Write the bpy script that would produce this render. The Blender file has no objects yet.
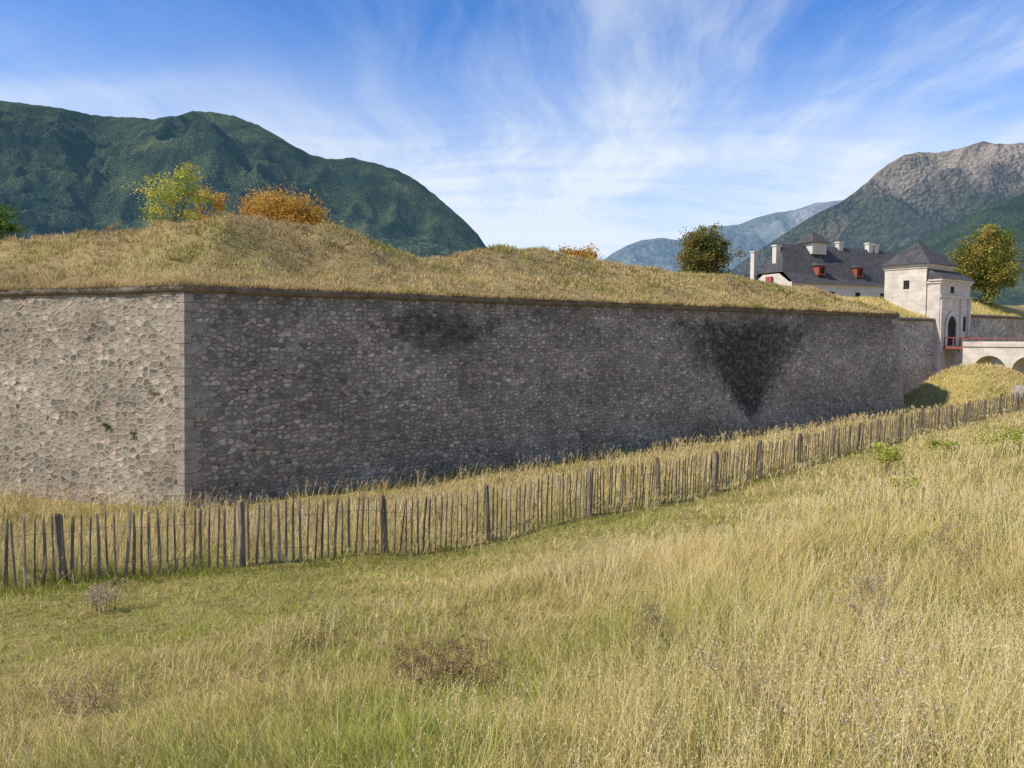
import bpy, math, random
import numpy as np
from mathutils import Vector, Euler, noise as mnoise
random.seed(7); rng=np.random.default_rng(7)
S=bpy.context.scene
COL=S.collection
S.view_settings.view_transform='Standard'; S.view_settings.look='None'; S.view_settings.exposure=0; S.view_settings.gamma=1

# ------------------------------------------------------------ camera
F=745.0; EYE=6.2; PITCH=math.radians(3.6)
cam=bpy.data.cameras.new('camera'); co=bpy.data.objects.new('camera',cam); COL.objects.link(co)
cam.sensor_width=36; cam.lens=36*F/1024; cam.clip_end=60000; cam.clip_start=0.1
co.location=(0,0,EYE); co.rotation_euler=(math.radians(90)-PITCH,0,0); S.camera=co

# ------------------------------------------------------------ light
EL=math.radians(46); sh=np.array([-0.90,-0.42]); sh/=np.linalg.norm(sh)
sd=Vector((sh[0]*math.cos(EL),sh[1]*math.cos(EL),math.sin(EL)))
sun=bpy.data.lights.new('sun','SUN'); so=bpy.data.objects.new('sun',sun); COL.objects.link(so)
sun.energy=5.0; sun.angle=math.radians(0.5); sun.color=(1,0.94,0.80)
so.rotation_euler=sd.to_track_quat('Z','Y').to_euler(); so.location=(-30,0,60)

# ------------------------------------------------------------ node helper
class G:
    def __init__(s,tree): s.t=tree; s.n=tree.nodes; s.l=tree.links
    def add(s,typ,props=None,**inp):
        n=s.n.new(typ)
        for k,v in (props or {}).items(): setattr(n,k,v)
        for k,v in inp.items():
            key=int(k[1:]) if (k[0]=='i' and k[1:].isdigit()) else k.replace('_',' ')
            s.set(n.inputs[key],v)
        return n
    def set(s,sock,v):
        if isinstance(v,bpy.types.NodeSocket): s.l.new(v,sock)
        elif isinstance(v,bpy.types.Node): s.l.new(v.outputs[0],sock)
        else: sock.default_value=v
    def m(s,op,a,b=0.0,c=0.0,clamp=False):
        return s.add('ShaderNodeMath',{'operation':op,'use_clamp':clamp},i0=a,i1=b,i2=c).outputs[0]
    def mr(s,v,a,b,c=0.0,d=1.0,smooth=True):
        n=s.add('ShaderNodeMapRange',{'interpolation_type':'SMOOTHSTEP' if smooth else 'LINEAR'})
        s.set(n.inputs[0],v)
        for i,x in enumerate((a,b,c,d)): s.set(n.inputs[i+1],x)
        return n.outputs[0]
    def mix(s,f,a,b,bt='MIX'):
        n=s.n.new('ShaderNodeMix'); n.data_type='RGBA'; n.blend_type=bt
        s.set(n.inputs[0],f); s.set(n.inputs[6],a); s.set(n.inputs[7],b); return n.outputs[2]
    def noise(s,vec,scale,detail=4,rough=0.55,dist=0.0):
        n=s.add('ShaderNodeTexNoise',None,Scale=scale,Detail=detail,Roughness=rough,Distortion=dist)
        if vec is not None: s.set(n.inputs['Vector'],vec)
        return n
    def ramp(s,f,stops):
        n=s.n.new('ShaderNodeValToRGB'); e=n.color_ramp.elements
        while len(e)<len(stops): e.new(0.5)
        for el,(p,c) in zip(e,stops): el.position=p; el.color=(*c,1)
        s.set(n.inputs[0],f); return n.outputs[0]
    def vscale(s,v,sc):
        return s.add('ShaderNodeVectorMath',{'operation':'MULTIPLY'},i0=v,i1=sc).outputs[0]
    def gray(s,v): return s.add('ShaderNodeCombineColor',None,i0=v,i1=v,i2=v).outputs[0]
def c4(c): return (c[0],c[1],c[2],1)
def newmat(name):
    m=bpy.data.materials.new(name); m.use_nodes=True
    g=G(m.node_tree); b=m.node_tree.nodes['Principled BSDF']; b.inputs['Roughness'].default_value=0.9
    b.inputs['Specular IOR Level'].default_value=0.2
    return m,g,b

# ------------------------------------------------------------ world
w=bpy.data.worlds.new('World'); S.world=w; w.use_nodes=True
g=G(w.node_tree); bg=w.node_tree.nodes['Background']
sky=g.add('ShaderNodeTexSky',{'sky_type':'NISHITA','sun_disc':False,'sun_elevation':EL,'sun_rotation':math.atan2(sh[0],sh[1]),'air_density':1.0,'dust_density':0.3,'ozone_density':2.5,'altitude':1000})
tc=g.add('ShaderNodeTexCoord'); sp=g.add('ShaderNodeSeparateXYZ',None,i0=tc.outputs['Generated'])
den=g.m('ADD',g.m('MAXIMUM',sp.outputs[2],0.0),0.14)
px=g.m('DIVIDE',sp.outputs[0],den); py=g.m('DIVIDE',sp.outputs[1],den)
pl=g.add('ShaderNodeCombineXYZ',None,i0=px,i1=py,i2=0.0).outputs[0]
warp=g.noise(pl,0.45,3,0.5).outputs['Color']
plw=g.add('ShaderNodeVectorMath',{'operation':'MULTIPLY_ADD'},i0=warp,i1=(1.4,1.4,0),i2=pl).outputs[0]
rot=g.add('ShaderNodeMapping',None,i0=plw); rot.inputs['Rotation'].default_value=(0,0,math.radians(52)); rot.inputs['Scale'].default_value=(1.05,0.30,1)
n1=g.noise(rot.outputs[0],1.15,9,0.61,0.1).outputs[0]
n1b=g.noise(g.vscale(rot.outputs[0],(3.5,1.8,1)),1.3,8,0.68).outputs[0]
n2=g.noise(g.add('ShaderNodeVectorMath',{'operation':'ADD'},i0=pl,i1=(3.1,1.7,0)).outputs[0],0.5,3,0.5).outputs[0]
streak=g.mr(g.m('ADD',g.m('MULTIPLY',n1,0.72),g.m('MULTIPLY',n1b,0.28)),0.41,0.70)
side=g.mr(sp.outputs[0],-0.35,0.30,0.55,1.0)
mask=g.m('MULTIPLY',g.mr(n2,0.30,0.56,0.12,1.0),side)
cl=g.m('MULTIPLY',streak,mask)
vn=g.noise(g.vscale(plw,(0.22,0.9,1)),1.0,8,0.64).outputs[0]
veil=g.m('MULTIPLY',g.mr(sp.outputs[2],0.08,0.40,1.0,0.0),g.mr(vn,0.34,0.64,0.48,1.25))
f=g.m('MINIMUM',g.m('ADD',g.m('MULTIPLY',cl,0.88),g.m('MULTIPLY',veil,0.95)),0.94)
tint=g.mix(1.0,sky.outputs[0],(0.52,0.94,1.45,1),'MULTIPLY')
STR=0.14
skyc=g.mix(f,tint,(0.82/STR,0.90/STR,0.98/STR,1))
g.set(bg.inputs[0],skyc); bg.inputs[1].default_value=STR

# ------------------------------------------------------------ numpy noise
def vnoise(x,y,seed=0):
    xi=np.floor(x).astype(np.int64); yi=np.floor(y).astype(np.int64); xf=x-xi; yf=y-yi
    def h(a,b):
        n=(a*374761393+b*668265263+seed*974711)&0xffffffff
        n=((n^(n>>13))*1274126177)&0xffffffff
        n=(n^(n>>16))&0xffffffff
        return n/4294967295.0
    u=xf*xf*(3-2*xf); v=yf*yf*(3-2*yf)
    return (h(xi,yi)*(1-u)+h(xi+1,yi)*u)*(1-v)+(h(xi,yi+1)*(1-u)+h(xi+1,yi+1)*u)*v
def fbm(x,y,oct=4,seed=0):
    r=0;a=0.5;t=0
    for i in range(oct):
        r=r+a*vnoise(x*2**i+i*17.3,y*2**i-i*9.1,seed+i); t+=a; a*=0.5
    return r/t
def ridged(x,y,oct=4,seed=0):
    r=0;a=0.5;t=0
    for i in range(oct):
        r=r+a*(1-np.abs(2*vnoise(x*2**i+i*7.3,y*2**i+i*3.1,seed+i)-1)); t+=a; a*=0.5
    return r/t
def sst(a,b,x): t=np.clip((x-a)/(b-a),0,1); return t*t*(3-2*t)

# ------------------------------------------------------------ mesh helpers
def mesh_np(name,V,Fc,col=None,mat=None,smooth=False):
    me=bpy.data.meshes.new(name); me.vertices.add(len(V)); me.vertices.foreach_set('co',np.asarray(V,np.float32).ravel())
    loops=np.concatenate([a.ravel() for a in Fc]); tot=np.concatenate([np.full(len(a),a.shape[1]) for a in Fc])
    st=np.concatenate([[0],np.cumsum(tot)[:-1]])
    me.loops.add(len(loops)); me.loops.foreach_set('vertex_index',loops.astype(np.int32))
    me.polygons.add(len(tot)); me.polygons.foreach_set('loop_start',st.astype(np.int32)); me.polygons.foreach_set('loop_total',tot.astype(np.int32))
    if smooth: me.polygons.foreach_set('use_smooth',np.ones(len(tot),bool))
    me.update(calc_edges=True)
    if col is not None:
        at=me.color_attributes.new('Col','FLOAT_COLOR','POINT')
        c=np.ones((len(V),4),np.float32); c[:,:3]=col; at.data.foreach_set('color',c.ravel())
    if mat: me.materials.append(mat)
    return me
def obj(name,me,parent=None,loc=(0,0,0),rotz=0.0,**props):
    o=bpy.data.objects.new(name,me); COL.objects.link(o); o.location=loc; o.rotation_euler=(0,0,rotz)
    if parent: o.parent=parent
    for k,v in props.items(): o[k]=v
    return o
def grid_faces(nr,nc):
    i=np.arange(nr*nc).reshape(nr,nc)
    return np.stack([i[:-1,:-1],i[:-1,1:],i[1:,1:],i[1:,:-1]],-1).reshape(-1,4)
class MB:
    def __init__(s): s.v=[];s.f=[];s.uv=[]
    def face(s,pts):
        b=len(s.v); s.v+= [tuple(p) for p in pts]; s.f.append(tuple(range(b,b+len(pts))))
    def box(s,x0,x1,y0,y1,z0,z1):
        b=len(s.v); s.v+=[(x0,y0,z0),(x1,y0,z0),(x1,y1,z0),(x0,y1,z0),(x0,y0,z1),(x1,y0,z1),(x1,y1,z1),(x0,y1,z1)]
        s.f+=[tuple(b+i for i in q) for q in ((0,3,2,1),(4,5,6,7),(0,1,5,4),(1,2,6,5),(2,3,7,6),(3,0,4,7))]
    def hip(s,x0,x1,y0,y1,z0,z1,rx0,rx1,ry=None):
        ry=(y0+y1)/2 if ry is None else ry
        a,b,c,d=(x0,y0,z0),(x1,y0,z0),(x1,y1,z0),(x0,y1,z0); e,f=(rx0,ry,z1),(rx1,ry,z1)
        if abs(rx1-rx0)<1e-4:
            for t in ((a,b,e),(b,c,e),(c,d,e),(d,a,e)): s.face(t)
        else:
            s.face((a,b,f,e)); s.face((b,c,f)); s.face((c,d,e,f)); s.face((d,a,e))
        s.face((d,c,b,a))
    def tube(s,p0,p1,r0,r1,n=6):
        p0=Vector(p0);p1=Vector(p1); d=(p1-p0).normalized(); a=d.orthogonal().normalized(); c=d.cross(a); b=len(s.v)
        for p,r in ((p0,r0),(p1,r1)):
            for i in range(n):
                t=2*math.pi*i/n; s.v.append(tuple(p+a*math.cos(t)*r+c*math.sin(t)*r))
        for i in range(n): s.f.append((b+i,b+(i+1)%n,b+n+(i+1)%n,b+n+i))
        s.f.append(tuple(b+n+i for i in range(n)))
    def make(s,name,mat,smooth=False):
        me=bpy.data.meshes.new(name); me.from_pydata(s.v,[],s.f); me.update()
        if smooth: me.polygons.foreach_set('use_smooth',[True]*len(me.polygons))
        if mat: me.materials.append(mat)
        return me

# ------------------------------------------------------------ materials
def foliage_mat(name,trans=0.35,upn=0.0):
    m=bpy.data.materials.new(name); m.use_nodes=True; g=G(m.node_tree); g.n.clear()
    a=g.add('ShaderNodeAttribute',{'attribute_name':'Col'}).outputs['Color']
    d=g.add('ShaderNodeBsdfDiffuse',None,i0=a); t=g.add('ShaderNodeBsdfTranslucent',None,i0=a)
    if upn>0:
        ge=g.add('ShaderNodeNewGeometry')
        nn=g.add('ShaderNodeVectorMath',{'operation':'MULTIPLY_ADD'},i0=ge.outputs['Normal'],i1=(1-upn,)*3,i2=(0,0,upn)).outputs[0]
        nn=g.add('ShaderNodeVectorMath',{'operation':'NORMALIZE'},i0=nn).outputs[0]; g.set(d.inputs['Normal'],nn)
    mx=g.add('ShaderNodeMixShader',None,i0=trans); g.set(mx.inputs[1],d); g.set(mx.inputs[2],t)
    o=g.add('ShaderNodeOutputMaterial'); g.set(o.inputs[0],mx); return m
M_GRASS=foliage_mat('grass_blade',0.36,0.55); M_LEAF=foliage_mat('leaf',0.4)

def stone_mat(name,stones,mortar,cw,ch,mw=0.06,bump=0.05,stains=(),patch=0.35,topdark=True,rnd=0.85,holes=0.85,edgeb=1.0,vc=0.35):
    m,g,b=newmat(name)
    uv=g.add('ShaderNodeUVMap',{'uv_map':'UVMap'}).outputs[0]
    wn=g.noise(uv,1.3,2,0.5).outputs['Color']
    wv=g.add('ShaderNodeVectorMath',{'operation':'MULTIPLY_ADD'},i0=wn,i1=(0.35,0.14,0),i2=uv).outputs[0]
    wn2=g.noise(uv,8,3,0.6).outputs['Color']
    wv=g.add('ShaderNodeVectorMath',{'operation':'MULTIPLY_ADD'},i0=wn2,i1=(0.09,0.09,0),i2=wv).outputs[0]
    sc=g.vscale(wv,(1/cw,1/ch,0))
    vo=g.add('ShaderNodeTexVoronoi',{'voronoi_dimensions':'2D','feature':'F1'},Vector=sc,Scale=1.0,Randomness=rnd)
    ve=g.add('ShaderNodeTexVoronoi',{'voronoi_dimensions':'2D','feature':'DISTANCE_TO_EDGE'},Vector=sc,Scale=1.0,Randomness=rnd)
    cs=g.add('ShaderNodeSeparateColor',None,i0=vo.outputs['Color'])
    k=len(stones); col=g.ramp(cs.outputs[0],[(i/k,c) for i,c in enumerate(stones)])
    col.node.color_ramp.interpolation='CONSTANT'
    val=g.mr(cs.outputs[1],0,1,1-vc,1+vc,False)
    fine=g.noise(uv,16,7,0.68).outputs[0]; med=g.noise(uv,5,5,0.65).outputs[0]
    val=g.m('MULTIPLY',val,g.mr(fine,0.25,0.75,0.65,1.3))
    val=g.m('MULTIPLY',val,g.mr(med,0.3,0.7,0.8,1.18))
    col=g.mix(1.0,col,g.gray(val),'MULTIPLY')
    edge=g.m('ADD',ve.outputs['Distance'],g.m('MULTIPLY',g.m('SUBTRACT',fine,0.5),0.14))
    mwv=g.m('MULTIPLY',mw,g.mr(g.noise(uv,0.6,3).outputs[0],0.35,0.65,0.6,1.8))
    mwv=g.m('ADD',mwv,g.m('MULTIPLY',g.mr(cs.outputs[2],0.8,0.95),mw*0.9))
    mask=g.mr(edge,g.m('MULTIPLY',mwv,0.35),mwv)
    mort=g.mix(g.noise(uv,7,6,0.75).outputs[0],c4([x*0.55 for x in mortar]),c4([min(1,x*1.4) for x in mortar]))
    col=g.mix(mask,mort,col)
    hole=g.mr(g.noise(uv,4.6,4,0.6).outputs[0],0.61,0.69)
    hole=g.m('MULTIPLY',hole,g.m('SUBTRACT',1.0,mask))
    col=g.mix(g.m('MULTIPLY',hole,holes),col,(0.035,0.03,0.024,1))
    lp=g.noise(g.vscale(uv,(0.22,0.35,1)),1.0,6,0.62).outputs[0]
    pv=g.mr(lp,0.3,0.7,1-patch,1+patch*0.6)
    col=g.mix(1.0,col,g.gray(pv),'MULTIPLY')
    s=g.add('ShaderNodeSeparateXYZ',None,i0=uv); U,Vv=s.outputs[0],s.outputs[1]
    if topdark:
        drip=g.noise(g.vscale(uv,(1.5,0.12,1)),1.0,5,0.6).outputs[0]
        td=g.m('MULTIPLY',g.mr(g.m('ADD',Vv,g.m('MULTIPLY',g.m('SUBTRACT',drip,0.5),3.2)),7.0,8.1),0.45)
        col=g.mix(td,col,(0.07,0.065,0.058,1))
    for (s0,z0,z1,kk,amt) in stains:
        nn=g.noise(uv,0.9,8,0.75).outputs[0]; nn2=g.noise(uv,3.2,6,0.78).outputs[0]
        du=g.m('ABSOLUTE',g.m('SUBTRACT',U,s0)); zz=g.m('MAXIMUM',g.m('SUBTRACT',Vv,z0),0.05)
        d=g.m('DIVIDE',du,g.m('MULTIPLY',zz,kk))
        d=g.m('ADD',d,g.m('MULTIPLY',g.m('SUBTRACT',nn,0.5),2.0)); d=g.m('ADD',d,g.m('MULTIPLY',g.m('SUBTRACT',nn2,0.5),1.5))
        a=g.mr(d,0.45,1.35,1,0)
        tz=g.mr(g.m('ADD',Vv,g.m('MULTIPLY',g.m('SUBTRACT',nn,0.5),2.8)),z1-0.7,z1+0.35,1,0)
        bz=g.mr(Vv,z0,z0+1.1)
        st=g.m('MULTIPLY',g.m('MULTIPLY',g.m('MULTIPLY',a,tz),bz),g.m('MULTIPLY',amt,g.mr(cs.outputs[1],0.0,1.0,1.08,0.78)))
        col=g.mix(st,col,(0.033,0.029,0.029,1))
    g.set(b.inputs['Base Color'],col)
    hh=g.m('ADD',g.m('MULTIPLY',g.m('MULTIPLY',g.mr(edge,0.0,0.30),edgeb),g.mr(cs.outputs[2],0,1,0.35,1.0,False)),g.m('MULTIPLY',fine,0.4))
    hh=g.m('ADD',hh,g.m('MULTIPLY',med,0.35)); hh=g.m('SUBTRACT',hh,g.m('MULTIPLY',hole,0.9))
    bp=g.add('ShaderNodeBump',None,Strength=1.0,Distance=bump,Height=hh); g.set(b.inputs['Normal'],bp)
    b.inputs['Roughness'].default_value=0.95
    return m
stones_r=[(0.40,0.33,0.265),(0.32,0.275,0.23),(0.45,0.35,0.285),(0.36,0.33,0.265),(0.42,0.345,0.265),(0.54,0.44,0.35),(0.25,0.215,0.185),(0.38,0.315,0.25)]
M_WALLR=stone_mat('rubble_masonry_weathered',stones_r,(0.25,0.21,0.165),0.28,0.18,0.12,0.055,
   stains=[(11.0,5.0,7.3,1.9,0.70),(34.4,0.6,7.3,1.15,0.86)],patch=0.3,holes=0.7,vc=0.26)
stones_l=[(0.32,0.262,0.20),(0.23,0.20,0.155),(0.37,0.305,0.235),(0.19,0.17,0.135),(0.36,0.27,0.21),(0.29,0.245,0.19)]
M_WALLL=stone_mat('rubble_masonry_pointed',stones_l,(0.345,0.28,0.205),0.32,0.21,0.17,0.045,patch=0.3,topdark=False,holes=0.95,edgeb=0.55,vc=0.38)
M_CURT=stone_mat('curtain_masonry',[tuple(x*1.3 for x in c) for c in stones_r],(0.42,0.36,0.28),0.36,0.22,0.09,0.05,topdark=False,vc=0.2)  # bastion stone palette lightened, distance haze put into the colour

def ashlar(name,c,c2,sc=1.0,bump=0.02,blotch=0.4):
    m,g,b=newmat(name); tc=g.add('ShaderNodeTexCoord').outputs['Object']
    n=g.noise(tc,1.3*sc,6,0.65).outputs[0]; n2=g.noise(tc,14*sc,5,0.6).outputs[0]
    col=g.mix(g.mr(n,0.3,0.7),c4(c),c4(c2)); v=g.mr(n2,0.3,0.7,1-blotch*0.5,1+blotch*0.4)
    col=g.mix(1.0,col,g.gray(v),'MULTIPLY')
    g.set(b.inputs['Base Color'],col)
    g.set(b.inputs['Normal'],g.add('ShaderNodeBump',None,Strength=0.8,Distance=bump,Height=n2)); return m
M_QUOIN=ashlar('quoin_stone',(0.28,0.235,0.185),(0.44,0.37,0.295),1.9,0.05,0.6)
M_CORDON=ashlar('cordon_stone',(0.12,0.095,0.07),(0.25,0.20,0.15),1.5,0.06,0.6)
def coursed(name,c,c2,bh=0.5):
    m,g,b=newmat(name); tc=g.add('ShaderNodeTexCoord').outputs['Object']
    s=g.add('ShaderNodeSeparateXYZ',None,i0=tc); cb=g.add('ShaderNodeCombineXYZ',None,i0=g.m('ADD',s.outputs[0],s.outputs[1]),i1=s.outputs[2],i2=0.0)
    br=g.add('ShaderNodeTexBrick',None,Vector=cb,Scale=1.0,Mortar_Size=0.015,Brick_Width=1.0,Row_Height=bh); br.inputs['Color1'].default_value=c4(c); br.inputs['Color2'].default_value=c4(c2); br.inputs['Mortar'].default_value=c4([x*0.82 for x in c])
    n=g.noise(tc,0.9,6,0.65).outputs[0]; v=g.mr(n,0.3,0.7,0.82,1.10)
    g.set(b.inputs['Base Color'],g.mix(1.0,br.outputs[0],g.gray(v),'MULTIPLY')); return m
M_PALE=coursed('pale_limestone',(0.60,0.52,0.43),(0.68,0.60,0.51))
M_PALE2=coursed('pink_limestone',(0.58,0.49,0.42),(0.68,0.59,0.51))
M_RENDER=ashlar('lime_render',(0.52,0.47,0.40),(0.66,0.60,0.52),0.3,0.01,0.15)
M_SLATE=ashlar('slate_roof',(0.055,0.052,0.056),(0.10,0.093,0.095),1.2,0.02,0.4)
M_RED=ashlar('red_painted_wood',(0.27,0.065,0.05),(0.36,0.11,0.08),1,0.005,0.2)
M_DARK=ashlar('dark_opening',(0.02,0.017,0.015),(0.045,0.035,0.03),1,0.005,0.2)
def wood_mat(name,a,b2):
    m,g,b=newmat(name); tc=g.add('ShaderNodeTexCoord').outputs['Object']; oi=g.add('ShaderNodeObjectInfo').outputs['Random']
    off=g.add('ShaderNodeCombineXYZ',None,i0=g.m('MULTIPLY',oi,37.0),i1=g.m('MULTIPLY',oi,91.0),i2=oi).outputs[0]
    v=g.add('ShaderNodeVectorMath',{'operation':'ADD'},i0=tc,i1=off).outputs[0]
    n=g.noise(g.vscale(v,(30,30,3)),1.0,6,0.65).outputs[0]; n2=g.noise(v,2.0,3).outputs[0]
    col=g.mix(g.mr(n,0.3,0.7),c4(a),c4(b2)); vv=g.m('MULTIPLY',g.mr(n2,0.3,0.7,0.7,1.2),g.mr(oi,0,1,0.65,1.3,False))
    col=g.mix(1.0,col,g.gray(vv),'MULTIPLY')
    g.set(b.inputs['Base Color'],col); g.set(b.inputs['Normal'],g.add('ShaderNodeBump',None,Strength=0.8,Distance=0.008,Height=n)); return m
M_PICK=wood_mat('weathered_chestnut',(0.16,0.125,0.09),(0.38,0.31,0.225))
M_POST=wood_mat('post_wood',(0.11,0.085,0.06),(0.27,0.21,0.15))
M_BARK=wood_mat('bark',(0.07,0.05,0.035),(0.14,0.11,0.08))
M_WIRE=ashlar('galvanised_wire',(0.12,0.12,0.11),(0.2,0.19,0.18),1,0.001,0.1)

def ground_mat(name,cs):
    m,g,b=newmat(name); tc=g.add('ShaderNodeTexCoord').outputs['Object']
    n=g.noise(tc,0.35,6,0.65).outputs[0]; n2=g.noise(tc,6,8,0.7).outputs[0]; n3=g.noise(g.vscale(tc,(1,1,0.3)),38,4,0.7).outputs[0]
    col=g.ramp(g.m('ADD',g.m('MULTIPLY',n,0.5),g.m('MULTIPLY',n2,0.5)),cs)
    v=g.mr(n3,0.25,0.75,0.55,1.45); col=g.mix(1.0,col,g.gray(v),'MULTIPLY')
    g.set(b.inputs['Base Color'],col); g.set(b.inputs['Normal'],g.add('ShaderNodeBump',None,Strength=1.0,Distance=0.08,Height=g.m('ADD',n2,g.m('MULTIPLY',n3,0.6))))
    b.inputs['Specular IOR Level'].default_value=0.0
    return m
M_GROUND=ground_mat('meadow_ground',[(0.3,(0.14,0.14,0.04)),(0.42,(0.29,0.24,0.075)),(0.52,(0.43,0.335,0.125)),(0.7,(0.50,0.38,0.165))])
M_RAMP=ground_mat('rampart_turf',[(0.3,(0.15,0.13,0.05)),(0.42,(0.30,0.235,0.10)),(0.58,(0.41,0.31,0.15)),(0.75,(0.46,0.36,0.18))])

# ------------------------------------------------------------ terrain height
FP=np.array([(-150,-45),(-22,7.2),(-8.5,12.4),(-2.3,15.2),(5.5,21.9),(18.4,35.4),(33.2,49.7),(48,58),(75,76),(220,180)],float)
FZ=np.array([2.2,2.05,1.88,1.67,1.44,1.27,1.2,1.2,1.4,1.5])
def fence_nd(x,y):
    best=np.full(x.shape,1e9); sg=np.ones(x.shape); zz=np.zeros(x.shape)
    for i in range(len(FP)-1):
        a=FP[i];d=FP[i+1]-a;L2=d@d
        t=np.clip(((x-a[0])*d[0]+(y-a[1])*d[1])/L2,0,1)
        qx=x-(a[0]+t*d[0]); qy=y-(a[1]+t*d[1]); dd=np.hypot(qx,qy); s=np.sign(qx*d[1]-qy*d[0])
        k=dd<best; best=np.where(k,dd,best); sg=np.where(k,np.where(s==0,1,s),sg); zz=np.where(k,FZ[i]*(1-t)+FZ[i+1]*t,zz)
    return best*sg,zz
def ground_h(x,y):
    x=np.asarray(x,float);y=np.asarray(y,float)
    n,zf=fence_nd(x,y)
    slope=np.where(n<4,0.13*n,0.13*4+0.225*(np.minimum(n,16)-4))
    up=zf+slope+0.03*np.clip(n-16,0,60)
    dn=zf*(1-sst(0.3,11,-n))
    h=np.where(n>0,up,dn)
    near=np.exp(-((x/60)**2+((y-20)/70)**2))
    h=h+(fbm(x*0.35,y*0.35,3,5)-0.5)*0.35*near+(fbm(x*1.3,y*1.3,2,9)-0.5)*0.12*near
    q=((x-41.2)/4.9)**2+((y-66)/4.2)**2
    h=h+3.6*np.exp(-q**1.5)*np.where(n>0,0.3,1)
    return h
def axis(lo,hi,step,far,ratio=1.22):
    a=list(np.arange(lo,hi+1e-6,step)); s=step; v=hi
    while v<far: s*=ratio; v+=s; a.append(v)
    s=step; v=lo
    while v>-far: s*=ratio; v-=s; a.insert(0,v)
    return np.array(a)
ax=axis(-22,62,0.4,30000); ay=axis(-4,82,0.4,30000)
XX,YY=np.meshgrid(ax,ay); ZZ=ground_h(XX,YY)
V=np.stack([XX,YY,ZZ],-1).reshape(-1,3)
obj('ground',mesh_np('ground',V,[grid_faces(len(ay),len(ax))],mat=M_GROUND,smooth=True),kind='structure')

# ------------------------------------------------------------ bastion geometry
C0=np.array([-11.7,26.3]); nL=np.array([-0.316,-0.949]); nR=np.array([0.618,-0.786]); dL=np.array([-0.949,0.316]); dR=np.array([0.786,0.618])
A=np.array([nL,nR]); VU=np.linalg.solve(A,np.array([-1.0,-1.0]))
LW=30.0; RW=55.8
def bp(s,b):
    s=np.asarray(s,float);b=np.asarray(b,float)
    d=np.where(s[...,None]<0,-dL,dR)
    return C0+VU*b[...,None]+d*s[...,None]
E0=C0+dR*RW; Fp=np.array([35.2,77.0]); fd=(Fp-E0)/np.linalg.norm(Fp-E0); nF=np.array([fd[1],-fd[0]])
BAT=0.7; HT=8.0
def uvmesh(name,rows,uvs,mat):
    R,Cn=rows.shape[:2]; me=mesh_np(name,rows.reshape(-1,3),[grid_faces(R,Cn)],mat=mat)
    ul=me.uv_layers.new(name='UVMap'); li=np.empty(len(me.loops),np.int32); me.loops.foreach_get('vertex_index',li)
    ul.data.foreach_set('uv',uvs.reshape(-1,2)[li].astype(np.float32).ravel()); return me
bas=bpy.data.objects.new('bastion_wall',None); COL.objects.link(bas); bas.location=(C0[0],C0[1],0)
bas['label']='tall sloping rubble stone bastion wall with dark stains'; bas['category']='fortress wall'
VE=np.linalg.solve(np.array([nR,nF]),np.array([-1.,-1.]))
def wallgrid(s0,s1,dirv,name,mat,ns=160,nz=24,flip=False):
    s=np.linspace(s0,s1,ns); z=np.linspace(-0.6,HT,nz); SS,Z=np.meshgrid(s,z)
    b=BAT*Z/HT
    if not flip:
        endlen=RW+((VE-VU)@dR)*b; SS=SS/s1*endlen
    P=C0+VU*b[...,None]+dirv*SS[...,None]
    bul=(fbm(SS*0.25,Z*0.5,3,3)-0.5)*0.16*np.clip(SS/2,0,1)*sst(0,1,(HT-Z))*(1 if flip else sst(0,2,RW-SS))
    nn=nL if flip else nR
    P=P+nn*bul[...,None]-C0
    return obj(name,uvmesh(name,np.concatenate([P,Z[...,None]],-1),np.stack([SS+(100 if flip else 0),Z],-1),mat),bas)
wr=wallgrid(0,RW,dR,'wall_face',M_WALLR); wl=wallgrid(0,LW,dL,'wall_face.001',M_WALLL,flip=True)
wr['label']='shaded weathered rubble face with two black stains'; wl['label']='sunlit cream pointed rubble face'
s=np.linspace(0,16,30); z=np.linspace(-0.6,HT,8); SS,Z=np.meshgrid(s,z)
P=E0+VE*(BAT*Z/HT)[...,None]+fd*SS[...,None]-C0
obj('wall_flank',uvmesh('wall_flank',np.concatenate([P,Z[...,None]],-1),np.stack([SS,Z],-1),M_CURT),bas)
def quoins(base,VV,d1,d2,l1,l2,name):
    mb=MB(); z=-0.5; i=0
    while z<HT-0.35:
        h=random.uniform(0.28,0.5); z2=min(z+h-0.025,HT-0.25); la,lb=(l1[0],l2[0]) if i%2 else (l1[1],l2[1])
        la+=random.uniform(-.08,.1); lb+=random.uniform(-.1,.2)
        o=-0.012-random.uniform(0,0.018)
        def ring(zz):
            b=BAT*zz/HT; c=base+VV*(b+o)
            return [c+d1*la-C0, c-C0, c+d2*lb-C0, c+d2*lb+VV*0.4-C0, c+VV*0.45-C0, c+d1*la+VV*0.4-C0]
        r1=[(*p,z) for p in ring(z)]; r2=[(*p,z2) for p in ring(z2)]
        n=len(mb.v); mb.v+=r1+r2
        for k in range(6): mb.f.append((n+k,n+(k+1)%6,n+6+(k+1)%6,n+6+k))
        mb.f.append(tuple(n+6+k for k in range(6))); mb.f.append(tuple(n+5-k for k in range(6)))
        z+=h; i+=1
    obj(name,mb.make('quoin',M_QUOIN),bas)
quoins(C0,VU,dL,dR,(0.42,0.24),(0.30,0.62),'quoin')
quoins(E0,VE,-dR,fd,(1.0,0.6),(0.5,0.9),'quoin.001')
prof=[(0.74,7.78),(0.62,7.80),(0.52,7.85),(0.47,7.93),(0.48,8.0),(0.54,8.07),(0.62,8.10),(1.4,8.12)]
RE=RW+((VE-VU)@dR)*0.6
ss=np.concatenate([-np.arange(LW,0,-0.25),[0],np.arange(0.25,RE,0.25)])
V=[];
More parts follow.
